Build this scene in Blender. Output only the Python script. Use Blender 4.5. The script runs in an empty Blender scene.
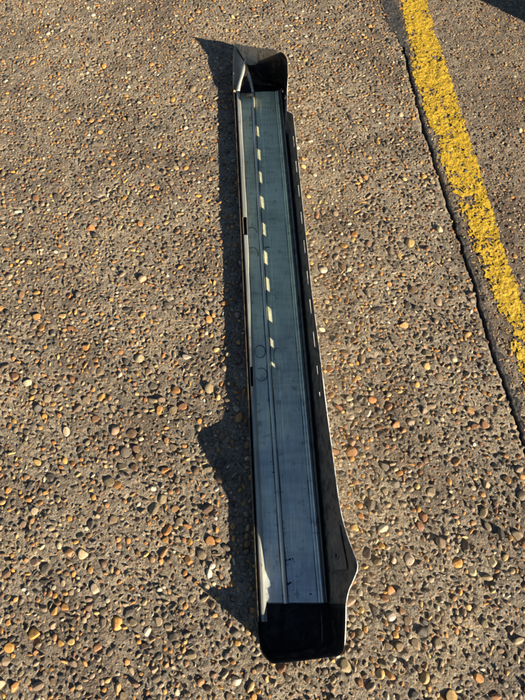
import bpy, math, random
import numpy as np
from mathutils import Vector, Matrix, Euler
random.seed(7); RNG = np.random.default_rng(11)
S = bpy.context.scene
COL = S.collection

# ------------------------------------------------------------------ camera, sky, sun, exposure
cam_d = bpy.data.cameras.new('camera'); cam = bpy.data.objects.new('camera', cam_d); COL.objects.link(cam)
cam_d.sensor_fit = 'VERTICAL'; cam_d.sensor_height = 24.0; cam_d.lens = 24.0*560/700
cam_d.clip_start = 0.02; cam_d.clip_end = 200
cam.location = (0, 0, 1.6); cam.rotation_euler = (math.radians(90-65.868), 0, 0)
S.camera = cam
SUN_EL = math.radians(21.0)
SUN_TO = Vector((0.69048, -0.62859, 0.35793)).normalized()       # towards the sun
w = bpy.data.worlds.new('World'); S.world = w; w.use_nodes = True
nt = w.node_tree; bg = nt.nodes['Background']
sky = nt.nodes.new('ShaderNodeTexSky'); sky.sky_type = 'NISHITA'; sky.sun_disc = False
sky.sun_elevation = SUN_EL; sky.sun_rotation = math.atan2(SUN_TO.x, SUN_TO.y)
sky.dust_density = 0.3; sky.air_density = 0.7; sky.altitude = 1500
nt.links.new(sky.outputs[0], bg.inputs[0]); bg.inputs[1].default_value = 0.05
sl = bpy.data.lights.new('sun', 'SUN'); sl.energy = 5.0; sl.angle = math.radians(0.5); sl.color = (1.0, 0.90, 0.75)
so = bpy.data.objects.new('sun', sl); COL.objects.link(so); so.location = SUN_TO*5
so.rotation_euler = SUN_TO.to_track_quat('Z', 'Y').to_euler()
S.view_settings.view_transform = 'Standard'; S.view_settings.look = 'None'
S.view_settings.exposure = 1.22; S.view_settings.gamma = 1.0; S.view_settings.use_curve_mapping = False
S.render.engine = 'CYCLES'

# ------------------------------------------------------------------ helpers
def link(o, parent=None):
    COL.objects.link(o)
    if parent is not None: o.parent = parent
    return o
def tag(o, label=None, cat=None, group=None, kind=None):
    for k, v in (('label', label), ('category', cat), ('group', group), ('kind', kind)):
        if v: o[k] = v
    return o
def mesh_obj(name, verts, faces, mat, parent=None, smooth=False):
    me = bpy.data.meshes.new(name)
    me.from_pydata([tuple(map(float, v)) for v in verts], [], [tuple(map(int, f)) for f in faces])
    me.materials.append(mat)
    if smooth: me.polygons.foreach_set('use_smooth', [True]*len(me.polygons))
    me.update()
    return link(bpy.data.objects.new(name, me), parent)
def np_mesh(name, V, Fq, mats, k, smooth=True, colors=None):
    """fast mesh from numpy; k = vertices per face"""
    me = bpy.data.meshes.new(name)
    n = len(Fq)
    me.vertices.add(len(V)); me.vertices.foreach_set('co', V.astype(np.float32).ravel())
    me.loops.add(n*k); me.loops.foreach_set('vertex_index', Fq.astype(np.int32).ravel())
    me.polygons.add(n); me.polygons.foreach_set('loop_start', (np.arange(n)*k).astype(np.int32))
    try: me.polygons.foreach_set('loop_total', np.full(n, k, np.int32))
    except Exception: pass
    me.polygons.foreach_set('use_smooth', np.full(n, smooth))
    me.update(calc_edges=True)
    if colors is not None:
        a = me.color_attributes.new('tone', 'FLOAT_COLOR', 'POINT')
        c = np.ones((len(V), 4), np.float32); c[:, :3] = colors
        a.data.foreach_set('color', c.ravel())
    for m in mats: me.materials.append(m)
    me.validate()
    return me
def loft(rows):
    """rows: list of equally long point lists -> verts, quads"""
    n = len(rows[0]); V = [p for r in rows for p in r]; F = []
    for i in range(len(rows)-1):
        for j in range(n-1):
            a = i*n+j; F.append((a, a+1, a+n+1, a+n))
    return V, F
def solid(o, t, off=0.0, mo=0):
    m = o.modifiers.new('thickness', 'SOLIDIFY'); m.thickness = t; m.offset = off; m.material_offset = mo; m.material_offset_rim = mo
    return o

# value noise on a random lattice, vectorised
LAT = RNG.random((512, 512)).astype(np.float64)*2-1
def vn(x, y, s, o=0):
    u = x/s+37.7+o*13.1; v = y/s+91.3+o*7.7
    i = np.floor(u).astype(int); j = np.floor(v).astype(int); fu = u-i; fv = v-j
    fu = fu*fu*(3-2*fu); fv = fv*fv*(3-2*fv)
    a = LAT[i % 512, j % 512]; b = LAT[(i+1) % 512, j % 512]; c = LAT[i % 512, (j+1) % 512]; d = LAT[(i+1) % 512, (j+1) % 512]
    return (a*(1-fu)+b*fu)*(1-fv)+(c*(1-fu)+d*fu)*fv
def height(x, y):
    return (0.0018*vn(x, y, .21, 1)+0.0012*vn(x, y, .055, 2)+0.0013*vn(x, y, .021, 3)
            + 0.0010*vn(x, y, .0095, 4)+0.0006*vn(x, y, .005, 5))-0.0012

# ------------------------------------------------------------------ materials
def mat(name):
    m = bpy.data.materials.new(name); m.use_nodes = True
    return m, m.node_tree, m.node_tree.nodes['Principled BSDF']
def N(nt, t, **kw):
    n = nt.nodes.new(t)
    for k, v in kw.items():
        if k in n.inputs.keys() if isinstance(k, str) else False: n.inputs[k].default_value = v
        else: setattr(n, k, v)
    return n
def tex(nt, kind, scale, vec=None, **kw):
    n = nt.nodes.new(kind); n.inputs['Scale'].default_value = scale
    for k, v in kw.items():
        if k in n.inputs: n.inputs[k].default_value = v
        else: setattr(n, k, v)
    if vec is not None: nt.links.new(vec, n.inputs['Vector'])
    return n
def ramp(nt, src, stops):
    r = nt.nodes.new('ShaderNodeValToRGB'); nt.links.new(src, r.inputs[0])
    e = r.color_ramp.elements
    while len(e) < len(stops): e.new(0.5)
    for el, (p, c) in zip(e, stops):
        el.position = p; el.color = (c, c, c, 1) if isinstance(c, (int, float)) else (*c, 1)
    return r
def mix(nt, fac, a, b, mode='MIX'):
    m = nt.nodes.new('ShaderNodeMix'); m.data_type = 'RGBA'; m.blend_type = mode
    for s, v in ((0, fac), (6, a), (7, b)):
        if hasattr(v, 'is_linked'): nt.links.new(v, m.inputs[s])
        elif s == 0: m.inputs[0].default_value = v
        else: m.inputs[s].default_value = (*v, 1)
    return m.outputs[2]
def bump(nt, h, strength, dist, prev=None):
    b = nt.nodes.new('ShaderNodeBump'); b.inputs['Strength'].default_value = strength; b.inputs['Distance'].default_value = dist
    nt.links.new(h, b.inputs['Height'])
    if prev is not None: nt.links.new(prev, b.inputs['Normal'])
    return b.outputs[0]
def coord(nt): return nt.nodes.new('ShaderNodeTexCoord').outputs['Object']

def concrete(name, base_lo, base_hi, tint):
    m, nt, p = mat(name); c = coord(nt)
    n1 = tex(nt, 'ShaderNodeTexNoise', 11, c, Detail=9.0, Roughness=.68)
    n2 = tex(nt, 'ShaderNodeTexNoise', 190, c, Detail=4.0, Roughness=.7)
    r1 = ramp(nt, n1.outputs[0], [(.3, base_lo), (.7, base_hi)])
    r2 = ramp(nt, n2.outputs[0], [(.25, (.50, .47, .45)), (.5, (1, 1, 1)), (.78, (1.45, 1.42, 1.36))])
    b = mix(nt, 1.0, r1.outputs[0], r2.outputs[0], 'MULTIPLY')
    # sand grains of mixed colour
    v = tex(nt, 'ShaderNodeTexVoronoi', 330, c)
    sep = nt.nodes.new('ShaderNodeSeparateColor'); nt.links.new(v.outputs['Color'], sep.inputs[0])
    gcol = ramp(nt, sep.outputs[0], [(0, (.03, .025, .02)), (.2, (.10, .085, .07)), (.45, (.30, .19, .09)), (.62, (.40, .29, .17)), (.8, (.20, .10, .04)), (1, (.62, .55, .43))])
    gm = ramp(nt, sep.outputs[1], [(.62, 0), (.68, .8)])
    b = mix(nt, gm.outputs[0], b, gcol.outputs[0])
    v2 = tex(nt, 'ShaderNodeTexVoronoi', 170, c)
    s2 = nt.nodes.new('ShaderNodeSeparateColor'); nt.links.new(v2.outputs['Color'], s2.inputs[0])
    g2 = ramp(nt, s2.outputs[0], [(0, (.035, .03, .028)), (.3, (.22, .16, .10)), (.6, (.42, .33, .22)), (1, (.16, .12, .09))])
    gm2 = ramp(nt, s2.outputs[1], [(.70, 0), (.74, .8)])
    b = mix(nt, gm2.outputs[0], b, g2.outputs[0])
    # broad stains and grime
    n3 = tex(nt, 'ShaderNodeTexNoise', 3.1, c, Detail=5.0, Roughness=.62)
    st = ramp(nt, n3.outputs[0], [(.38, (.62, .58, .56)), (.52, (1, 1, 1)), (.7, tint)])
    b = mix(nt, 1.0, b, st.outputs[0], 'MULTIPLY')
    nt.links.new(b, p.inputs['Base Color']); p.inputs['Roughness'].default_value = .9
    nb = tex(nt, 'ShaderNodeTexNoise', 260, c, Detail=5.0, Roughness=.75)
    b1 = bump(nt, v.outputs['Distance'], .5, .0018)
    b2 = bump(nt, v2.outputs['Distance'], .45, .0035, b1)
    b3 = bump(nt, nb.outputs[0], .8, .0030, b2)
    nt.links.new(b3, p.inputs['Normal'])
    return m
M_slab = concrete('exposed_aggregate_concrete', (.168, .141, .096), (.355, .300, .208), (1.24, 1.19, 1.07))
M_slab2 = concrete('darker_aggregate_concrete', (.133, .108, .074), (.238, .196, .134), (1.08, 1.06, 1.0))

def stone_mat(name, attr):
    m, nt, p = mat(name); c = coord(nt)
    if attr:
        a = nt.nodes.new('ShaderNodeVertexColor'); a.layer_name = 'tone'; base = a.outputs[0]; sc = 1.0
    else:
        a = nt.nodes.new('ShaderNodeObjectInfo'); base = a.outputs['Color']; sc = .02
    n = tex(nt, 'ShaderNodeTexNoise', 130*sc, c, Detail=5.0, Roughness=.65)
    r = ramp(nt, n.outputs[0], [(.28, (.45, .40, .36)), (.5, (1, 1, 1)), (.75, (1.35, 1.3, 1.22))])
    b = mix(nt, 1.0, base, r.outputs[0], 'MULTIPLY')
    n2 = tex(nt, 'ShaderNodeTexNoise', 420*sc, c, Detail=3.0)
    r2 = ramp(nt, n2.outputs[0], [(.50, 0), (.64, .75)])
    b = mix(nt, r2.outputs[0], b, (.238, .200, .140))          # cement film left on the stone
    nt.links.new(b, p.inputs['Base Color']); p.inputs['Roughness'].default_value = .62
    nt.links.new(bump(nt, n2.outputs[0], .35, .0012), p.inputs['Normal'])
    return m
M_stone = stone_mat('flint_pebble', False)
M_stones = stone_mat('flint_pebbles', True)

m, nt, p = mat('worn_yellow_paint'); c = coord(nt)
n = tex(nt, 'ShaderNodeTexNoise', 60, c, Detail=6.0, Roughness=.7)
r = ramp(nt, n.outputs[0], [(.25, (.22, .125, .012)), (.42, (.56, .335, .010)), (.7, (.74, .48, .014))])
n2 = tex(nt, 'ShaderNodeTexNoise', 300, c, Detail=4.0, Roughness=.7)
r2 = ramp(nt, n2.outputs[0], [(.50, 0), (.62, .85)])
b = mix(nt, r2.outputs[0], r.outputs[0], (.17, .105, .035))
nt.links.new(b, p.inputs['Base Color']); p.inputs['Roughness'].default_value = .7
vv = tex(nt, 'ShaderNodeTexVoronoi', 130, c)
nt.links.new(bump(nt, n2.outputs[0], .7, .002, bump(nt, vv.outputs['Distance'], .4, .003)), p.inputs['Normal'])
M_yellow = m

m, nt, p = mat('bitumen_sealant'); c = coord(nt)
n = tex(nt, 'ShaderNodeTexNoise', 90, c, Detail=6.0, Roughness=.7)
r = ramp(nt, n.outputs[0], [(.36, (.020, .019, .018)), (.52, (.045, .041, .037)), (.70, (.17, .145, .11))])
nt.links.new(r.outputs[0], p.inputs['Base Color']); p.inputs['Roughness'].default_value = .85
nt.links.new(bump(nt, n.outputs[0], .8, .004), p.inputs['Normal'])
M_bit = m

def metal(name, base, metallic, rough, streak=0.3, dirt=(.05, .04, .03), dirt_at=.66, dirt_amt=.8, coat=0):
    m, nt, p = mat(name); c = coord(nt)
    mp = nt.nodes.new('ShaderNodeMapping'); mp.inputs['Scale'].default_value = (1, .06, 1); nt.links.new(c, mp.inputs[0])
    n = tex(nt, 'ShaderNodeTexNoise', 260, mp.outputs[0], Detail=4.0)
    r = ramp(nt, n.outputs[0], [(.3, 1-streak), (.7, 1+streak*.5)])
    b = mix(nt, 1.0, base, r.outputs[0], 'MULTIPLY')
    n2 = tex(nt, 'ShaderNodeTexNoise', 38, c, Detail=8.0, Roughness=.7)
    r2 = ramp(nt, n2.outputs[0], [(dirt_at, 0), (min(1, dirt_at+.08), dirt_amt)])
    b = mix(nt, r2.outputs[0], b, dirt)
    n4 = tex(nt, 'ShaderNodeTexNoise', 6, c, Detail=4.0, Roughness=.6)
    r4 = ramp(nt, n4.outputs[0], [(.35, .78), (.65, 1.1)])
    b = mix(nt, 1.0, b, r4.outputs[0], 'MULTIPLY')
    if name == 'galvanised_steel':        # greener and lighter on the far half, bluer towards the near end
        sx = nt.nodes.new('ShaderNodeSeparateXYZ'); nt.links.new(c, sx.inputs[0])
        mm = nt.nodes.new('ShaderNodeMath'); mm.operation = 'MULTIPLY_ADD'; nt.links.new(sx.outputs[1], mm.inputs[0]); mm.inputs[1].default_value = .55
        nt.links.new(n4.outputs[0], mm.inputs[2])
        gr = ramp(nt, mm.outputs[0], [(.50, (.90, .97, .98)), (1.0, (1.04, 1.02, .80)), (1.35, (1.14, 1.12, .74))])
        gr.color_ramp.elements[2].position = 1.0; gr.color_ramp.elements[1].position = .8
        b = mix(nt, 1.0, b, gr.outputs[0], 'MULTIPLY')
        mp2 = nt.nodes.new('ShaderNodeMapping'); mp2.inputs['Scale'].default_value = (.12, 1, 1); nt.links.new(c, mp2.inputs[0])
        wv = tex(nt, 'ShaderNodeTexNoise', 70, mp2.outputs[0], Detail=2.0)
        wr = ramp(nt, wv.outputs[0], [(.3, .86), (.6, 1.04)])
        b = mix(nt, 1.0, b, wr.outputs[0], 'MULTIPLY')
    nt.links.new(b, p.inputs['Base Color']); p.inputs['Metallic'].default_value = metallic
    if name == 'shaded_black_inner_paint': p.inputs['Specular IOR Level'].default_value = .2
    n3 = tex(nt, 'ShaderNodeTexNoise', 55, c, Detail=5.0, Roughness=.7)
    rr = ramp(nt, n3.outputs[0], [(.3, rough-.08), (.7, rough+.14)])
    nt.links.new(rr.outputs[0], p.inputs['Roughness'])
    nt.links.new(bump(nt, n3.outputs[0], .12, .002), p.inputs['Normal'])
    return m
M_zinc = metal('galvanised_steel', (.92, .93, .85), .35, .38, .20, dirt=(.20, .19, .16), dirt_at=.56, dirt_amt=.5)
M_lip = metal('pale_primed_steel', (.50, .49, .40), .35, .42, .15, dirt=(.16, .12, .08), dirt_at=.60, dirt_amt=.6)
M_skin = metal('dusty_black_inner_paint', (.058, .047, .034), .0, .60, .25, dirt=(.22, .17, .11), dirt_at=.44, dirt_amt=.6)
M_shade = metal('shaded_black_inner_paint', (.010, .009, .008), .0, .42, .25, dirt=(.075, .062, .045), dirt_at=.52, dirt_amt=.45)  # same inner paint blackened: the pockets' shade is put into the colour
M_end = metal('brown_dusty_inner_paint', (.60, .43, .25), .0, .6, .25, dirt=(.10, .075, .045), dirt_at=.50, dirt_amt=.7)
M_white = metal('white_outer_paint', (.72, .69, .60), .0, .35, .05, dirt=(.20, .16, .10), dirt_at=.50, dirt_amt=.8)
M_rib = metal('galvanised_rib', (.86, .84, .70), .12, .42, .12, dirt=(.2, .18, .14), dirt_at=.60, dirt_amt=.5)
M_ring = metal('grime_and_crease_shade', (.035, .037, .035), .0, .6, .3)
M_brk = metal('dusty_grey_inner_paint', (.13, .108, .078), .0, .55, .25, dirt=(.24, .19, .13), dirt_at=.50, dirt_amt=.6)
M_seam = metal('seam_sealer', (.12, .115, .10), .1, .45, .25, dirt=(.03, .025, .02), dirt_at=.52)
M_bin_caster = metal('green_shadow_caster_plastic', (.02, .07, .035), .0, .5, .1)
M_rub = metal('black_shadow_caster_rubber', (.02, .02, .02), .0, .7, .1)

# ------------------------------------------------------------------ the two concrete slabs with the open joint between them
CRK = np.array([(2.75, .515), (2.384, .553), (2.255, .562), (2.131, .580), (2.012, .588), (1.82, .600), (1.633, .617), (1.438, .640), (1.302, .656), (1.147, .676),
                (1.018, .692), (.844, .708), (.741, .719), (.62, .736), (.453, .759), (0.0, .82), (-.6, .90)])[::-1]
def crack(y):
    y = np.asarray(y, float)
    return np.interp(y, CRK[:, 0], CRK[:, 1])+.004*vn(y, y*0+3, .05, 8)+.0025*vn(y, y*0+5, .013, 9)
def gapw(y): return .0052+.0016*vn(np.asarray(y, float), np.asarray(y, float)*0+9, .04, 10)
Y0, Y1 = -.42, 2.72
LR = np.array([(2.75, .70), (2.352, .722), (2.071, .740), (1.789, .768), (1.534, .788), (1.346, .803), (1.147, .820), (.937, .842), (.74, .868), (.4, .905), (-.6, 1.02)])[::-1]
LL = np.array([(2.75, .585), (2.3, .600), (2.05, .598), (1.9, .604), (1.79, .616), (1.63, .630), (1.5, .641), (1.4, .655), (1.3, .680), (1.147, .702), (.937, .742), (.74, .772), (.6, .796), (.4, .825), (-.6, .95)])[::-1]
line_l = lambda y: np.interp(y, LL[:, 0], LL[:, 1]); line_r = lambda y: np.interp(y, LR[:, 0], LR[:, 1])
# where every exposed stone sits, how big it is and its colour
PAL = [((.29, .215, .125), 30), ((.41, .19, .042), 16), ((.52, .26, .048), 11), ((.21, .155, .09), 32), ((.50, .41, .26), 7), ((.52, .36, .13), 6),
       ((.045, .038, .030), 14), ((.115, .095, .07), 12), ((.25, .11, .04), 9), ((.60, .53, .40), 3), ((.15, .085, .04), 12), ((.30, .155, .055), 10)]
PC = np.array([c for c, _ in PAL]); PWT = np.array([w_ for _, w_ in PAL], float); PWT /= PWT.sum()
# darts with a hash grid
class Darts:
    def __init__(self): self.g = {}; self.c = .02; self.out = []
    def add(self, x, y, r, f):
        i, j = int(x//self.c), int(y//self.c)
        for a in (-2, -1, 0, 1, 2):
            for b in (-2, -1, 0, 1, 2):
                for (X, Y, R_) in self.g.get((i+a, j+b), ()):
                    if (X-x)**2+(Y-y)**2 < (f*(R_+r))**2: return False
        self.g.setdefault((i, j), []).append((x, y, r)); self.out.append((x, y, r)); return True
D = Darts()
def region(x, y): return -1 if x < crack_f(y)-.006 else (1 if x > crack_f(y)+.006 else 0)
_cy = np.linspace(Y0-.1, Y1+.1, 1500); _cx = crack(_cy)
def crack_f(y): return float(_cx[min(1499, max(0, int((y-_cy[0])/(_cy[-1]-_cy[0])*1499)))])
rn = random.Random(5)
def scatter(n, r0, r1, f, pw):
    for _ in range(n):
        x = rn.uniform(-1.34, 1.50); y = rn.uniform(Y0+.02, Y1-.02)
        s = region(x, y)
        if s == 0: continue
        r = r0+(r1-r0)*rn.random()**pw
        near = 1.02 - .20*min(1, max(0, (y-.1)/1.9))       # coarser stone shows in the near part of the slab
        r *= near
        if s > 0: r *= .72
        d = abs(x-crack_f(y))
        if d < r+.003: continue
        D.add(x, y, r, f)
scatter(5200, .0088, .0160, .94, 2.0)
nbig = len(D.out)
scatter(42000, .0052, .0090, .88, 1.1)
nmid = len(D.out)
scatter(36000, .0022, .0052, .90, 1.0)
P_ = np.array(D.out); print('stones', nbig, nmid, len(P_))
n = len(P_); X, Y, Rr = P_.T
side = np.where(X < crack(Y), -1, 1)
inline = (side > 0) & (X > line_l(Y)) & (X < line_r(Y))
asp = RNG.uniform(.42, 1.0, n)**.9; ang = RNG.uniform(0, 2*np.pi, n); fl_ = RNG.uniform(.38, .66, n)
rise = RNG.uniform(-.62, .06, n)*Rr*fl_+.0004
rise = np.where(inline & (RNG.random(n) < .6), rise-.0016-.10*Rr, rise+0)
rise = np.where(inline, np.minimum(rise, .0006), rise)
tx = RNG.normal(0, .16, n); ty = RNG.normal(0, .16, n)
ci = RNG.choice(len(PC), n, p=PWT)
C_ = PC[ci]*RNG.uniform(.72, 1.25, (n, 1))*RNG.uniform(.94, 1.06, (n, 3))*np.array([1.07, .99, .86])
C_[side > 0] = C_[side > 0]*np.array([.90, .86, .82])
Zg = height(X, Y)+.0004
NP = 6500; PX = RNG.uniform(-1.3, 1.5, NP); PY = RNG.uniform(Y0, Y1, NP); PR = .0032+.0055*RNG.random(NP)**2; PD = RNG.uniform(.5, 1.25, NP)
ST = P_[:nmid]
def slab(name, side):
    dy = .0038; ny = int((Y1-Y0)/dy); ys = np.linspace(Y0, Y1, ny)
    cr = crack(ys)-gapw(ys) if side < 0 else crack(ys)+gapw(ys)
    far = -1.36 if side < 0 else 1.52
    nx = int(abs(.68-far)/.0038)
    u = np.linspace(0, 1, nx)
    X = cr[:, None]+(far-cr[:, None])*u[None, :]; Y = np.repeat(ys[:, None], nx, 1)
    Z = height(X, Y)
    # edge chips along the joint
    dist = np.abs(X-cr[:, None]); chip = np.clip(1-dist/(.010+.007*vn(X, Y, .03, 12)), 0, 1)
    Z -= chip**1.5*.005*(1+vn(X, Y, .012, 13))
    # sockets of lost stones
    dx = .0042
    for px, py, pr, pd in zip(PX, PY, PR, PD):
        j = int((py-Y0)/dy); k = int(pr/dy)+2; j0, j1 = max(0, j-k), min(ny, j+k+1)
        if j0 >= j1: continue
        cc = (cr[min(max(j, 0), ny-1)]-px)/(cr[min(max(j, 0), ny-1)]-far)*(nx-1)
        i = int(cc); i0, i1 = max(0, i-k), min(nx, i+k+1)
        if i0 >= i1 or i < 0: continue
        q = ((X[j0:j1, i0:i1]-px)**2+(Y[j0:j1, i0:i1]-py)**2)/pr**2
        Z[j0:j1, i0:i1] -= np.clip(1-q, 0, 1)**.6*pr*.75*pd
    # the cement sits back round each stone
    for sx_, sy_, sr_ in ST:
        j = int((sy_-Y0)/dy); k = int(sr_*1.5/dy)+1; j0, j1 = max(0, j-k), min(ny, j+k+1)
        if j0 >= j1: continue
        c0 = cr[min(max(j, 0), ny-1)]; i = int((c0-sx_)/(c0-far)*(nx-1)); i0, i1 = max(0, i-k), min(nx, i+k+1)
        if i < 0 or i0 >= i1: continue
        q = np.sqrt((X[j0:j1, i0:i1]-sx_)**2+(Y[j0:j1, i0:i1]-sy_)**2)/sr_
        Z[j0:j1, i0:i1] -= np.clip(1.45-q, 0, .55)*sr_*.50
    # side wall down into the joint and outer skirt running on into the flat yard
    A = np.stack([X, Y, Z], -1)
    wall = A[:, :1].copy(); wall[:, :, 2] = -.03
    A = np.concatenate([wall, A], 1); nx2 = nx+1
    V = A.reshape(-1, 3)
    idx = np.arange(ny*nx2).reshape(ny, nx2)
    F = np.stack([idx[:-1, :-1], idx[:-1, 1:], idx[1:, 1:], idx[1:, :-1]], -1).reshape(-1, 4)
    if side < 0: F = F[:, ::-1]
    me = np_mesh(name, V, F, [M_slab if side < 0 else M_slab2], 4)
    o = bpy.data.objects.new(name, me); link(o); o['kind'] = 'structure'
    return o
slab_l = slab('concrete_slab_left', -1)
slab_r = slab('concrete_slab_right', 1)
# the yard beyond the detailed slabs, one sheet far out, a ring round them
R = 60; a = (-1.36, Y0); b_ = (1.52, Y1)
yv = [(-R, -R, -.002), (R, -R, -.002), (R, R, -.002), (-R, R, -.002), (a[0]+.01, a[1]+.01, -.0045), (b_[0]-.01, a[1]+.01, -.0045), (b_[0]-.01, b_[1]-.01, -.0045), (a[0]+.01, b_[1]-.01, -.0045)]
yard = mesh_obj('concrete_yard', yv, [(0, 1, 5, 4), (1, 2, 6, 5), (2, 3, 7, 6), (3, 0, 4, 7)], M_slab); yard['kind'] = 'structure'
# dark filler at the bottom of the joint
ys = np.linspace(Y0, Y1, 260); cc = crack(ys); g = gapw(ys)+.002
rows = [[(c_-g_, y_, -.016), (c_, y_, -.013+.002*random.random()), (c_+g_, y_, -.016)] for c_, g_, y_ in zip(cc, g, ys)]
V, F = loft(rows); fl = mesh_obj('joint_filler', V, [f[::-1] for f in F], M_bit); fl['kind'] = 'structure'

# dark sealant smeared along the joint: ragged band to the right, wide patch near the top
def ragged(name, xl, xr, keep, lift, material, step=.0028, ylo=Y0, yhi=Y1, lump=0.0):
    ny = int((yhi-ylo)/step); ys = np.linspace(ylo, yhi, ny)
    L = xl(ys); Rr = xr(ys); nx = int(np.max(Rr-L)/step)+2
    u = np.linspace(0, 1, nx); X = L[:, None]+(Rr-L)[:, None]*u; Y = np.repeat(ys[:, None], nx, 1)
    K = keep(X, Y, u[None, :]+0*X)
    Z = height(X, Y)+lift+lump*np.abs(vn(X, Y, .007, 21))+lump*.6*vn(X, Y, .004, 22)
    idx = np.arange(ny*nx).reshape(ny, nx)
    F = np.stack([idx[:-1, :-1], idx[:-1, 1:], idx[1:, 1:], idx[1:, :-1]], -1).reshape(-1, 4)
    Kf = (K[:-1, :-1]+K[:-1, 1:]+K[1:, 1:]+K[1:, :-1]).reshape(-1)/4 > 0
    F = F[Kf]
    V = np.stack([X, Y, Z], -1).reshape(-1, 3)
    used = np.unique(F); rm = np.zeros(len(V), int); rm[used] = np.arange(len(used))
    me = np_mesh(name, V[used], rm[F], [material], 4)
    return link(bpy.data.objects.new(name, me))
def keep_seal(X, Y, u):
    w_ = .003+.006*vn(X*0+.3, Y, .12, 31)+.012*np.clip(vn(X*0+.7, Y, .25, 32), 0, 1)
    d = X-(crack(Y)+gapw(Y)); lowmid = np.exp(-((Y-.85)/.35)**2)*.012
    top = np.where(d < 0, .044*np.clip((Y-2.02)/.2, 0, 1), .018*np.clip((Y-2.05)/.12, 0, 1))
    lim = np.where(d < 0, top-.004, w_+lowmid+top)
    return lim-np.abs(d)+.010*vn(X, Y, .018, 33)+.006*vn(X, Y, .006, 34)
seal = ragged('joint_sealant', lambda y: np.where(y > 1.98, crack(y)-.055, crack(y)+gapw(y)), lambda y: crack(y)+.07, keep_seal, .0016, M_bit, lump=.001)
seal['kind'] = 'structure'
def keep_paint(X, Y, u):
    L = line_l(Y); Rr = line_r(Y); d = np.minimum(X-L, Rr-X)
    e = np.clip(d/.012, -1, 1)
    patch = .55*vn(X, Y, .10, 41)+.50*vn(X, Y, .035, 42)
    wear_left = np.exp(-((X-L)/.030)**2)*.55*(1+vn(X*0, Y, .18, 43))
    stripe = np.exp(-(((X-L)/(Rr-L)-.52)/.16)**2)*.45*np.clip(1.0-np.abs(Y-1.45)/.6, 0, 1)
    return .51+e*.9-.9-wear_left*1.1-stripe*1.1+.78*patch+.62*vn(X, Y, .0130, 44)+.60*vn(X, Y, .0070, 45)+.62*vn(X, Y, .0042, 46)+np.where(d < 0, -1, 0)*.6
yl = ragged('yellow_line', lambda y: line_l(y)-.006, lambda y: line_r(y)+.006, keep_paint, .0016, M_yellow, step=.0019, lump=.0005)
tag(yl, 'worn yellow painted line running along the right slab beside the dark joint', 'painted line')

# ------------------------------------------------------------------ exposed stones
def hemi(sub, seed, rough):
    """a broken or rolled pebble, upper part only"""
    import bmesh
    bm = bmesh.new(); bmesh.ops.create_icosphere(bm, subdivisions=sub, radius=1.0)
    r = random.Random(seed)
    planes = [(Vector((r.uniform(-1, 1), r.uniform(-1, 1), r.uniform(-.2, 1.2))).normalized(), r.uniform(.42, .88)) for _ in range(r.choice([2, 3, 4, 5, 7, 9]))]
    ax = [Vector((r.uniform(-1, 1), r.uniform(-1, 1), r.uniform(-1, 1)))*2.2 for _ in range(3)]
    for v in bm.verts:
        k = 1+sum(rough*math.sin(v.co.dot(q)+i) for i, q in enumerate(ax))
        v.co = v.co*k
        for n_, d_ in planes:
            e = v.co.dot(n_)-d_
            if e > 0: v.co -= n_*e*.92
    if seed % 5 < 3:                     # worn level with the slab
        zt = r.uniform(.45, .75); tl = (r.uniform(-.25, .25), r.uniform(-.25, .25))
        for v in bm.verts:
            e = v.co.z-zt-v.co.x*tl[0]-v.co.y*tl[1]
            if e > 0: v.co.z -= e*.9
    bmesh.ops.delete(bm, geom=[v for v in bm.verts if v.co.z < -.42], context='VERTS')
    bmesh.ops.triangulate(bm, faces=bm.faces[:])
    bm.verts.ensure_lookup_table()
    V = np.array([v.co[:] for v in bm.verts]); F = np.array([[v.index for v in f.verts] for f in bm.faces]); 
    bm.verts.index_update(); F = np.array([[v.index for v in f.verts] for f in bm.faces]); bm.free()
    return V, F
TB = [hemi(3, s, .07) for s in range(14)]       # big, for the single stones
TM = [hemi(2, 50+s, .08) for s in range(12)]
TS = [hemi(1, 90+s, .10) for s in range(10)]
# which stones show largest in the photograph
th = math.radians(65.868); dep = Y*math.cos(th)+1.6*math.sin(th)
u_ = 262.5+560*X/dep; v_ = 350+560*(-(Y*math.sin(th)-1.6*math.cos(th)))/dep*1.0
inside = (u_ > -4) & (u_ < 529) & (v_ > -4) & (v_ < 704)
covered = (X > -.12-.05*Y*0-.05*Y) & (X < .22-.05*Y) & (Y > -.14) & (Y < 2.0)
score = np.where(inside & ~covered & ~inline, Rr*np.sqrt(asp)/dep, -1)
single = np.zeros(n, bool)
for sd in (-1, 1):
    k = np.where(side == sd)[0]; o_ = k[np.argsort(-score[k])]
    o_ = o_[score[o_] > 0][:290 if sd < 0 else 150]
    single[o_] = True
protos = []
for V, F in TB:
    me = np_mesh('stone', V, F, [M_stone], 3, len(protos) % 3 > 0); protos.append(me)
for i in np.where(single)[0]:
    o = bpy.data.objects.new('stone', protos[int(RNG.integers(len(protos)))])
    link(o, slab_l if side[i] < 0 else slab_r)
    r = Rr[i]*1.06
    o.location = (X[i], Y[i], Zg[i]+rise[i]); o.scale = (r, r*asp[i], r*fl_[i]); o.rotation_euler = (tx[i], ty[i], ang[i])
    o.color = (*[float(v) for v in C_[i]], 1)
for px, py, rx, ry, an in ((.337, 1.70, .026, .007, 1.9), (.352, 1.66, .014, .006, .4), (.372, .862, .016, .011, .3), (-.592, 1.288, .017, .009, .5), (.225, .75, .012, .008, 1.0), (-.655, .30, .016, .011, 1.2)):
    o = bpy.data.objects.new('stone', protos[int(RNG.integers(len(protos)))]); link(o, slab_l)
    o.location = (px, py, float(height(np.array([px]), np.array([py]))[0])+.001); o.scale = (rx, ry, .0055); o.rotation_euler = (.05, .02, an); o.color = (.035, .03, .026, 1)  # dark twig and bark bits, built from the stone meshes
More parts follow.
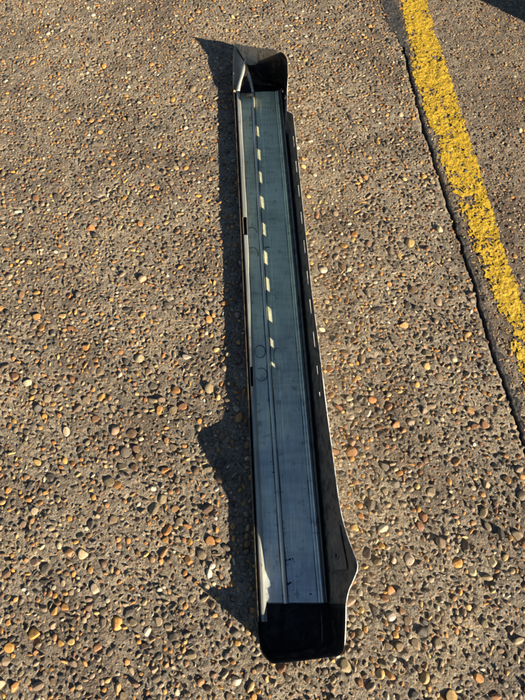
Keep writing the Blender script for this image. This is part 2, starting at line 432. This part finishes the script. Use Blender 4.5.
def bulk(sel, temps, name, parent):
    VV = []; FF = []; CC = []; off = 0
    ids = np.where(sel)[0]; t = RNG.integers(0, len(temps), len(ids))
    for ti, (V, F) in enumerate(temps):
        k = ids[t == ti]
        if len(k) == 0: continue
        r = Rr[k][:, None]*1.06
        x = V[None, :, 0]*r; y = V[None, :, 1]*r*asp[k][:, None]; z = V[None, :, 2]*r*fl_[k][:, None]
        z = z+x*tx[k][:, None]+y*ty[k][:, None]
        ca, sa = np.cos(ang[k])[:, None], np.sin(ang[k])[:, None]
        A = np.stack([x*ca-y*sa+X[k][:, None], x*sa+y*ca+Y[k][:, None], z+(Zg[k]+rise[k])[:, None]], -1)
        VV.append(A.reshape(-1, 3)); nv = len(V)
        FF.append((F[None]+(np.arange(len(k))*nv)[:, None, None]).reshape(-1, 3)+off); off += nv*len(k)
        CC.append(np.repeat(C_[k], nv, 0))
    V = np.concatenate(VV); F = np.concatenate(FF); Cc = np.concatenate(CC)
    me = np_mesh(name, V, F, [M_stones], 3, name == 'pebbles', Cc); print(name, len(F))
    o = bpy.data.objects.new(name, me); link(o, parent); o['kind'] = 'stuff'
idx = np.arange(n)
for sd, par in ((-1, slab_l), (1, slab_r)):
    bulk((side == sd) & ~single & (idx < nmid), TM, 'pebbles', par)
    bulk((side == sd) & ~single & (idx >= nmid), TS, 'grit', par)

# ------------------------------------------------------------------ the sill panel
sill = bpy.data.objects.new('sill_panel', None); link(sill)
tag(sill, 'long cut-out car sill panel lying open side up on the concrete, galvanised inside with white outer paint', 'car sill')
fA = lambda y: -.0018*y*y-.0506*y-.0138
fS = lambda y: -.0015*y*y-.0501*y-.0040
fR = lambda y: .0051*y*y-.0634*y+.0596
fP = lambda y: -.0004*y*y-.0523*y+.1486
fB = lambda y: -.0069*y*y-.0385*y+.1672
# inner floor of the outer skin
ysf = np.linspace(-.115, 1.88, 40)
rows = []
for y in ysf:
    a_ = fA(y)+.002; b = fB(y)+.003
    if y < -.09: a_ += .010; b -= .002
    rows.append([(a_+(b-a_)*t, y-(.03*t if y > 1.85 else 0), .010-.002*math.sin(math.pi*t)) for t in np.linspace(0, 1, 8)])
V, F = loft(rows); mesh_obj('skin_floor', V, [f[::-1] for f in F], M_shade, sill, True)
# top edge of the surrounding wall (x, y, z), from the near left corner round the near end, up the right side and round the far end
RT = [(.1955, -.007, .150), (.201, .023, .172), (.210, .046, .198), (.219, .074, .213), (.211, .110, .200), (.200, .157, .180), (.192, .219, .160), (.184, .336, .148), (.171, .503, .143),
      (.162, .655, .138), (.150, .821, .133), (.140, 1.001, .130), (.129, 1.196, .130), (.118, 1.409, .130), (.108, 1.576, .130), (.087, 1.590, .130), (.088, 1.679, .142), (.092, 1.741, .158)]
NEAR = [(-.011, -.048, .042), (-.009, -.074, .056), (-.005, -.097, .074), (.004, -.117, .094), (.013, -.127, .096), (.029, -.134, .095), (.089, -.129, .092), (.148, -.122, .092),
        (.174, -.118, .106), (.1865, -.111, .108), (.1915, -.095, .118), (.1945, -.052, .132), (.1955, -.007, .150)]
FART = [(.092, 1.741, .158), (.091, 1.781, .176), (.085, 1.803, .183), (.069, 1.825, .184), (.046, 1.842, .176), (-.017, 1.920, .125), (-.065, 1.986, .082), (-.098, 2.052, .040), (-.111, 2.070, .028)]
FARB = [(.0793, 1.741, .004), (.080, 1.781, .004), (.082, 1.815, .006), (.076, 1.845, .008), (.038, 1.868, .010), (-.002, 1.882, .014), (-.054, 1.888, .070), (-.060, 1.896, .073), (-.062, 1.900, .073)]
def base_near(p):
    x, y, z = p
    by = max(y+.020, -.112) if y < -.05 else y
    bx = x+.006 if x < .01 else (x if x < .15 else min(x-.018, fB(y)))
    return (bx, by, .004)
def walls(tops, basef, nrow=7, bow=.0):
    rows = []
    for p in tops:
        b = basef(p)
        rows.append([tuple(b[k]+(p[k]-b[k])*t + (0 if k == 2 else 0) for k in range(3)) for t in np.linspace(0, 1, nrow)])
    return loft(rows)
def smooth_path(P, m=3):
    P = np.array(P); out = []
    for i in range(len(P)-1):
        p0 = P[max(i-1, 0)]; p1 = P[i]; p2 = P[i+1]; p3 = P[min(i+2, len(P)-1)]
        for t in np.linspace(0, 1, m, endpoint=False):
            out.append(tuple(.5*(2*p1+(p2-p0)*t+(2*p0-5*p1+4*p2-p3)*t*t+(3*p1-p0-3*p2+p3)*t**3)))
    out.append(tuple(P[-1])); return out
def skin_part(name, tops, basef, m_in):
    V, F = walls(tops, basef)
    o = mesh_obj(name, V, F, m_in, sill, True); o.data.materials.append(M_white)
    return o
o = skin_part('end_cap', smooth_path(NEAR), base_near, M_shade); solid(o, .0014, -1, 0)
ft = smooth_path(FART); fb = smooth_path(FARB); rows = []; shade_rows = []
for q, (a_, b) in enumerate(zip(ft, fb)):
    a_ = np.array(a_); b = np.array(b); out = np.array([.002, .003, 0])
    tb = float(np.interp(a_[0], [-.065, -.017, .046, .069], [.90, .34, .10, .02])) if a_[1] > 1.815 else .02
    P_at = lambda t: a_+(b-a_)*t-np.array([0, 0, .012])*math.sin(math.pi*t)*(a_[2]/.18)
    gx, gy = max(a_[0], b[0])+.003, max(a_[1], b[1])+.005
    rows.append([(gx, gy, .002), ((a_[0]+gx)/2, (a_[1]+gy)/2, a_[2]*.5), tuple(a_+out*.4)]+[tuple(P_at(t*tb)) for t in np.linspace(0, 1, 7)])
    shade_rows.append([tuple(P_at(tb+(1-tb)*t)+np.array([-.0, -.003, -.001])*min(1, t*5)) for t in np.linspace(0, 1, 8)])
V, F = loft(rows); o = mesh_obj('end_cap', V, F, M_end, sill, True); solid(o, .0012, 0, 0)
V, F = loft(shade_rows); solid(mesh_obj('cap_shade', V, F, M_shade, sill, True), .0012)  # cap face below the shade line, its shade put in as black colour
SLF = [(-.111, 2.070, .028), (-.117, 2.015, .033), (-.117, 1.960, .038), (-.116, 1.901, .041), (-.115, 1.851, .040), (-.112, 1.791, .036)]
SRT = [(-.062, 1.900, .073), (-.060, 1.893, .073), (-.058, 1.880, .071), (-.052, 1.852, .066), (-.043, 1.815, .057), (-.034, 1.770, .038)]
rows = []
for a_, b in zip(smooth_path(SLF), smooth_path(SRT)):
    a_ = np.array(a_); b = np.array(b)
    rows.append([(a_[0]-.001, a_[1], .002), (a_[0]-.001, a_[1], a_[2]*.6), tuple(a_+[0, 0, .001]), tuple(a_+[.004, 0, .0015])]+[tuple(a_+(b-a_)*t+np.array([0, 0, -.014])*math.sin(math.pi*t)) for t in (.2, .4, .6, .8, .95)]+[tuple(b), tuple(b+[.002, 0, -.003]), (b[0]+.003, b[1], .012)])
V, F = loft(rows); sh = mesh_obj('corner_gusset', V, F, M_end, sill, True); solid(sh, .0010)
# pale folds either side of a black sheet painting in the corner's shade
def ribbon(name, P, wd, mt, par, dz=.0015):
    P = smooth_path(P); V, F = loft([[(x-wd*k*.5, y, z+dz-.001), (x, y, z+dz+.0012), (x+wd*k*.5, y, z+dz-.0012)] for (x, y, z), k in zip(P, np.interp(np.linspace(0, 1, len(P)), [0, .3, .7, 1], [.3, 1.1, .8, 1.2]))])
    solid(mesh_obj(name, V, F, mt, par, True), .0008)
ribbon('pale_fold', [(-.066, 1.915, .072), (-.071, 1.885, .070), (-.079, 1.848, .062), (-.088, 1.815, .052), (-.094, 1.786, .040)], .015, M_lip, sh, .005)
ribbon('pale_fold', [(-.052, 1.858, .070), (-.047, 1.835, .064), (-.041, 1.806, .058), (-.036, 1.778, .046)], .009, M_lip, sh)
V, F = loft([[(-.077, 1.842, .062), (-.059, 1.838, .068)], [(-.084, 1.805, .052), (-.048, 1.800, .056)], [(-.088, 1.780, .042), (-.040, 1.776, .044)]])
solid(mesh_obj('corner_shade', V, F, M_shade, sh), .001)

# faint moulded ribs and a bent tab inside the near pocket
ribbon('moulded_rib', [(.150, -.020, .014), (.152, -.060, .015), (.150, -.100, .020)], .004, M_skin, sill, .001)
ribbon('moulded_rib', [(.052, -.015, .014), (.050, -.060, .014), (.046, -.100, .018)], .0035, M_shade, sill, .001)
ribbon('bent_tab', [(.050, -.088, .018), (.075, -.100, .024), (.100, -.092, .020), (.108, -.070, .014)], .007, M_shade, sill, .002)
# right wall with its row of slots
SL = [1.635, 1.487, 1.373, 1.267, 1.155, 1.041, .925, .823, .712, .612, .539]
RTn = np.array(smooth_path(RT[:14], 5)+RT[14:])
def topxz(y): return float(np.interp(y, RTn[:, 1], RTn[:, 0])), float(np.interp(y, RTn[:, 1], RTn[:, 2]))
st = set(float(y) for y in RTn[:, 1]) | set(np.linspace(-.007, 1.741, 60).round(4).tolist())
slots = []
for i, y in enumerate(SL):
    hl = (.025 if i not in (9, 10) else (.014 if i == 9 else .006)); slots.append((y-hl, y+hl)); st |= {y-hl, y+hl}
st = sorted(st)
zr = [.004, .020, .034, .060, .0860, .0930]
def wallx(y, z):
    tx_, tz = topxz(y); b = min(fB(y), tx_-.008) if y > .05 else min(fB(y), tx_-.018)
    t = (z-.004)/(tz-.004); return b+(tx_-b)*t+.004*math.sin(math.pi*min(1, t))*min(1, max(0, (y+.007)/.06))
rows = []
for y in st:
    tx_, tz = topxz(y); zz = zr+[.0930+(tz-.0930)*k for k in (.35, .7, 1.0)]
    rows.append([(wallx(y, z), y, z) for z in zz])
V, F = loft(rows); F2 = []
nc = len(rows[0])
for k, f in enumerate(F):
    i, j = divmod(k, nc-1); ym = (st[i]+st[i+1])/2
    if j == 4 and any(a < ym < b for a, b in slots): continue
    F2.append(f)
o = mesh_obj('side_wall', V, F2, M_skin, sill, True); o.data.materials.append(M_white); solid(o, .0014, -1, 1)
# thin outward rim in white paint along the near half of the wall
rp = [p for p in smooth_path(NEAR[10:]) ]+[p for p in smooth_path([q for q in RT if q[1] < 1.0])[1:]]
rows = []
for i, p in enumerate(rp):
    a_ = np.array(rp[max(i-1, 0)]); b = np.array(rp[min(i+1, len(rp)-1)]); t = b-a_; nrm = np.array([t[1], -t[0], 0]); nrm /= max(1e-6, np.linalg.norm(nrm))
    wd = .0024 if p[1] < .6 else .0015
    p = np.array(p)
    rows.append([tuple(p+[0, 0, .0006]), tuple(p+nrm*wd*.5+[0, 0, .0009]), tuple(p+nrm*wd+[0, 0, -.001])])
V, F = loft(rows); solid(mesh_obj('painted_rim', V, F, M_white, sill, True), .0012)
# left lip: outer upstand, gap, pale folded strip with two cut notches
ysl = sorted(set(np.linspace(-.048, 1.80, 70).round(4).tolist()) | {1.20, 1.125, .645, .582})
kink = lambda y: .0025*math.exp(-((y-1.16)/.02)**2)
rows = [[(fA(y), y, .001), (fA(y)-.0012, y, .018), (fA(y)+.0002, y, .034+.0005*math.sin(y*23)), (fA(y)+.0016, y, .0355)] for y in ysl]
rows[0] = [(v[0]+.002, v[1], v[2]+.004*(v[2] > .03)) for v in rows[0]]
V, F = loft(rows); o = mesh_obj('outer_lip', V, F, M_skin, sill, True); o.data.materials.append(M_white); solid(o, .0012, 1, 0)
rows = []
for y in ysl:
    s = fS(y); wv = .0008*math.sin(y*31); k_ = .60+.40*min(1, max(0, (y-.75)/.4))
    rows.append([(s-.004, y, .016), (s-.001, y, .033), (s+.001, y, .0362), (s+k_*.010+wv, y, .0368), (s+k_*.0125+wv, y, .034), (s+.0135, y, .0235)])
V, F = loft(rows); nc = 6; F2 = []
for k, f in enumerate(F):
    i, j = divmod(k, nc-1); ym = (ysl[i]+ysl[i+1])/2
    if (1.125 < ym < 1.20 or .582 < ym < .645) and j in (1, 2, 3): continue
    F2.append(f)
lip = solid(mesh_obj('folded_strip', V, F2, M_lip, sill, False), .001)
lip['label'] = 'pale folded strip with two dark notches'
# galvanised plate
PY0, PY1 = -.004, 1.808
ysp = np.linspace(PY0, PY1, 120)
rows = []
for y in ysp:
    s = fS(y)+.014; r = fR(y); p_ = fP(y); w2 = p_-r
    wob = .0006*math.sin(y*17)+.0004*math.sin(y*41+1)
    rows.append([(s, y, .0215), (s+.004, y, .0212), (r-.016, y, .0205+wob), (r-.0075, y, .0205), (r-.0066, y, .0175), (r-.0050, y, .0215), (r-.0022, y, .0295), (r+.0018, y, .0298),
                 (r+.0042, y, .0235), (r+.0056, y, .0175), (r+.0078, y, .0205), (r+w2*.30, y, .0207+wob), (r+w2*.31+.001, y, .0218+wob), (r+w2*.7, y, .0222-wob), (p_-.005, y, .0222),
                 (p_-.002, y, .0240), (p_, y, .0245), (p_+.0015, y, .0225), (p_+.006, y, .0290), (p_+.0075, y, .0270)])
V, F = loft(rows); zinc = mesh_obj('inner_plate', V, [f[::-1] for f in F], M_zinc, sill, True)
zinc.data.polygons.foreach_set('use_smooth', [False]*len(zinc.data.polygons))
solid(zinc, .001, -1)
rb = []
for y in np.linspace(PY0-.002, PY1+.004, 120):
    r = fR(y)-.0002+.0004*math.sin(y*19)
    rb.append([(r-.0050, y, .0225), (r-.0042, y, .0285), (r-.0015, y, .0318), (r+.0012, y, .0320), (r+.0036, y, .0290), (r+.0046, y, .0225)])
V, F = loft(rb); rib = mesh_obj('raised_rib', V, F, M_rib, zinc, True)
for fx, wd in ((lambda y: fR(y)-.0068, .0011), (lambda y: fR(y)+.0066, .0013), (lambda y: fS(y)+.0150, .0010), (lambda y: fP(y)-.0062, .0007), (lambda y: fP(y)+.0022, .0012)):  # dark ribbons that paint in the shade of the recessed creases
    rows = []
    for y in np.linspace(PY0, PY1, 90):
        w_ = wd*(1+.45*math.sin(y*29+wd*9e3)+.3*math.sin(y*71)); rows.append([(fx(y)-w_, y, .0221 if fx(y) < fP(y)-.03 else .0238), (fx(y)+w_, y, .0222 if fx(y) < fP(y)-.03 else .0239)])
    V, F = loft(rows); mesh_obj('crease_shade', V, F, M_ring, zinc)
# stepped seam between plate and wall
rows = []
for y in ysp:
    p_ = fP(y)+.0078; b = fB(y)+.0015; d = max(.004, b-p_)
    rows.append([(p_, y, .012), (p_, y, .0275), (p_+d*.20, y, .0310), (p_+d*.30, y, .0285), (p_+d*.55, y, .0330), (p_+d*.66, y, .0360), (p_+d*.74, y, .0300), (p_+d*.82, y, .024), (b, y, .020)])
V, F = loft(rows); mesh_obj('stepped_seam', V, [f[::-1] for f in F], M_seam, sill, False)
# stamped ring marks on the plate
def ring(x, y, rx, ry, a0, a1, z=.0226, wd=.0013, name='ring_mark'):
    m_ = 28; rows = []
    for k in range(m_+1):
        a = math.radians(a0+(a1-a0)*k/m_); c_, s_ = math.cos(a), math.sin(a)
        rows.append([(x+c_*(rx-wd), y+s_*(ry-wd), z-.002), (x+c_*(rx-wd*.4), y+s_*(ry-wd*.4), z+.0002), (x+c_*(rx+wd*.4), y+s_*(ry+wd*.4), z+.0002), (x+c_*(rx+wd), y+s_*(ry+wd), z-.002)])
    V, F = loft(rows); mesh_obj(name, V, F, M_ring, zinc, True)
ring(-.0375, 1.140, .020, .026, 10, 150)
ring(-.0345, 1.058, .020, .028, -20, 150)
ring(.0175, 1.064, .019, .022, -10, 120)
ring(-.0075, .702, .0165, .021, 0, 360)
ring(-.0035, .626, .0175, .021, -150, 130)
ring(.0480, .690, .0135, .024, -40, 220, wd=.0008)
# slightly raised pressing in the oval
def blob(name, x, y, z, rx, ry, h, mt, par, seg=16):
    V = [(x, y, z+h)]; F = []
    for q, (s_, hh) in enumerate(((.6, .85), (1, 0))):
        for k in range(seg):
            a = 2*math.pi*k/seg; rr = random.uniform(.85, 1.1) if rx < .006 else 1
            V.append((x+math.cos(a)*rx*s_*rr, y+math.sin(a)*ry*s_*rr, z+h*hh))
    for k in range(seg):
        k2 = (k+1) % seg; F.append((0, 1+k, 1+k2)); F.append((1+k, 1+seg+k, 1+seg+k2, 1+k2))
    return mesh_obj(name, V, F, mt, par, True)
blob('pressed_dimple', .0480, .690, .0218, .0125, .023, .0016, M_zinc, zinc)
blob('pressed_dimple', -.0075, .702, .0205, .0150, .019, .0014, M_zinc, zinc)
blob('pressed_dimple', -.0035, .626, .0205, .0160, .019, .0014, M_zinc, zinc)
for x, y, r in ((.0235, 1.434, .0028), (.062, .098, .003), (.072, .100, .003), (.080, .102, .0025), (.088, .100, .003), (.096, .101, .0035), (.104, .103, .003), (.066, .04, .0035), (.072, .043, .003),
                (.111, .62, .003), (.028, 1.395, .0016), (-.030, 1.005, .0022), (.048, .735, .0016), (.085, .135, .0022), (.012, .30, .002), (.030, .33, .003), (.024, .36, .002), (.018, .22, .0022),
                (.000, 0.012, .004), (.030, .008, .004), (.135, .01, .006), (.125, .016, .004), (.016, .02, .003)):
    blob('grime_spot', x, y, .0208 if x < .05-.06*y else .0220, r*1.3, r, .0009, M_ring, zinc, 8)
# small bright rivet and drip beside the ridge
blob('rivet', .0585, .178, .0205, .0035, .0035, .004, M_lip, zinc, 10)
blob('rivet', .0575, .196, .0205, .0018, .007, .002, M_lip, zinc, 10)
# bracket plate with an oval hole on the wall near the raised corner
def on_wall(y, z, off=.0): return (wallx(y, z)-off, y, z)
rows = []
yy = np.linspace(.070, .172, 9); zz_ = np.linspace(.075, .155, 7)
for y in yy:
    rows.append([on_wall(y, z, .0035) for z in zz_])
V, F = loft(rows); br = mesh_obj('bracket', V, [f for k, f in enumerate(F) if divmod(k, 6) not in ((2, 1), (2, 2))], M_brk, sill, False); solid(br, .002)
bx, by, bz = on_wall(.104, .100, .006)
V = []; F = []
for q, (s_, o_) in enumerate(((1, 0), (.75, -.003), (.55, 0))):
    for k in range(16):
        a = 2*math.pi*k/16; V.append((wallx(by, bz+.014*math.sin(a)*s_)-.005+o_, by+.010*math.cos(a)*s_, bz+.014*math.sin(a)*s_))
for q in range(2):
    for k in range(16): k2 = (k+1) % 16; F.append((q*16+k, q*16+k2, q*16+16+k2, q*16+16+k))
mesh_obj('grommet', V, F, M_seam, br, True)
# cut ends of the plate folded down at both pockets
for yy_, sgn in ((PY0, -1), (PY1, 1)):
    rows = []
    for t in np.linspace(0, 1, 12):
        x0 = fS(yy_)+.012; x1 = fP(yy_)+.010; x = x0+(x1-x0)*t
        rows.append([(x, yy_, .0208), (x, yy_+sgn*.003, .0185+.001*math.sin(t*9)), (x, yy_+sgn*.004, .010)])
    V, F = loft(rows); mesh_obj('folded_edge', V, F, M_seam, sill, False)

# ------------------------------------------------------------------ unseen bin-shaped caster, added to throw the shadow on the far right corner
bn = bpy.data.objects.new('bin_shadow_caster', None); link(bn); bn.location = (1.705, 2.062, 0); bn.rotation_euler = (0, 0, math.radians(-42))
tag(bn, 'unseen stand-in shaped as a green wheeled bin, added right of the view to cast the far corner shadow', 'bin')
def frus(name, w0, d0, w1, d1, z0, z1, mt, par, dx=0, dy=0):
    V = [(-w0, -d0, z0), (w0, -d0, z0), (w0, d0, z0), (-w0, d0, z0), (-w1+dx, -d1+dy, z1), (w1+dx, -d1+dy, z1), (w1+dx, d1+dy, z1), (-w1+dx, d1+dy, z1)]
    F = [(3, 2, 1, 0), (4, 5, 6, 7), (0, 1, 5, 4), (1, 2, 6, 5), (2, 3, 7, 6), (3, 0, 4, 7)]
    o = mesh_obj(name, V, F, mt, par); bv = o.modifiers.new('bevel', 'BEVEL'); bv.width = .02; bv.segments = 3; return o
frus('shadow_caster_body', .21, .24, .28, .33, .03, .95, M_bin_caster, bn)
frus('shadow_caster_rim', .30, .35, .30, .35, .92, .98, M_bin_caster, bn)
frus('shadow_caster_lid', .31, .37, .27, .30, .985, 1.06, M_bin_caster, bn)
frus('shadow_caster_handle', .24, .02, .24, .02, .96, 1.0, M_bin_caster, bn, 0, 0).location = (0, .40, 0)
for sx in (-1, 1):
    V = []; F = []
    for x in (-.025, .025):
        V.append((x, 0, 0)); V += [(x, .1*math.cos(k*math.pi/12), .1*math.sin(k*math.pi/12)) for k in range(24)]
    for k in range(24):
        k2 = (k+1) % 24; F += [(0, 1+k2, 1+k), (25, 26+k, 26+k2), (1+k, 1+k2, 26+k2, 26+k)]
    o = mesh_obj('shadow_caster_wheel', V, F, M_rub, bn); o.location = (sx*.25, .27, .1)
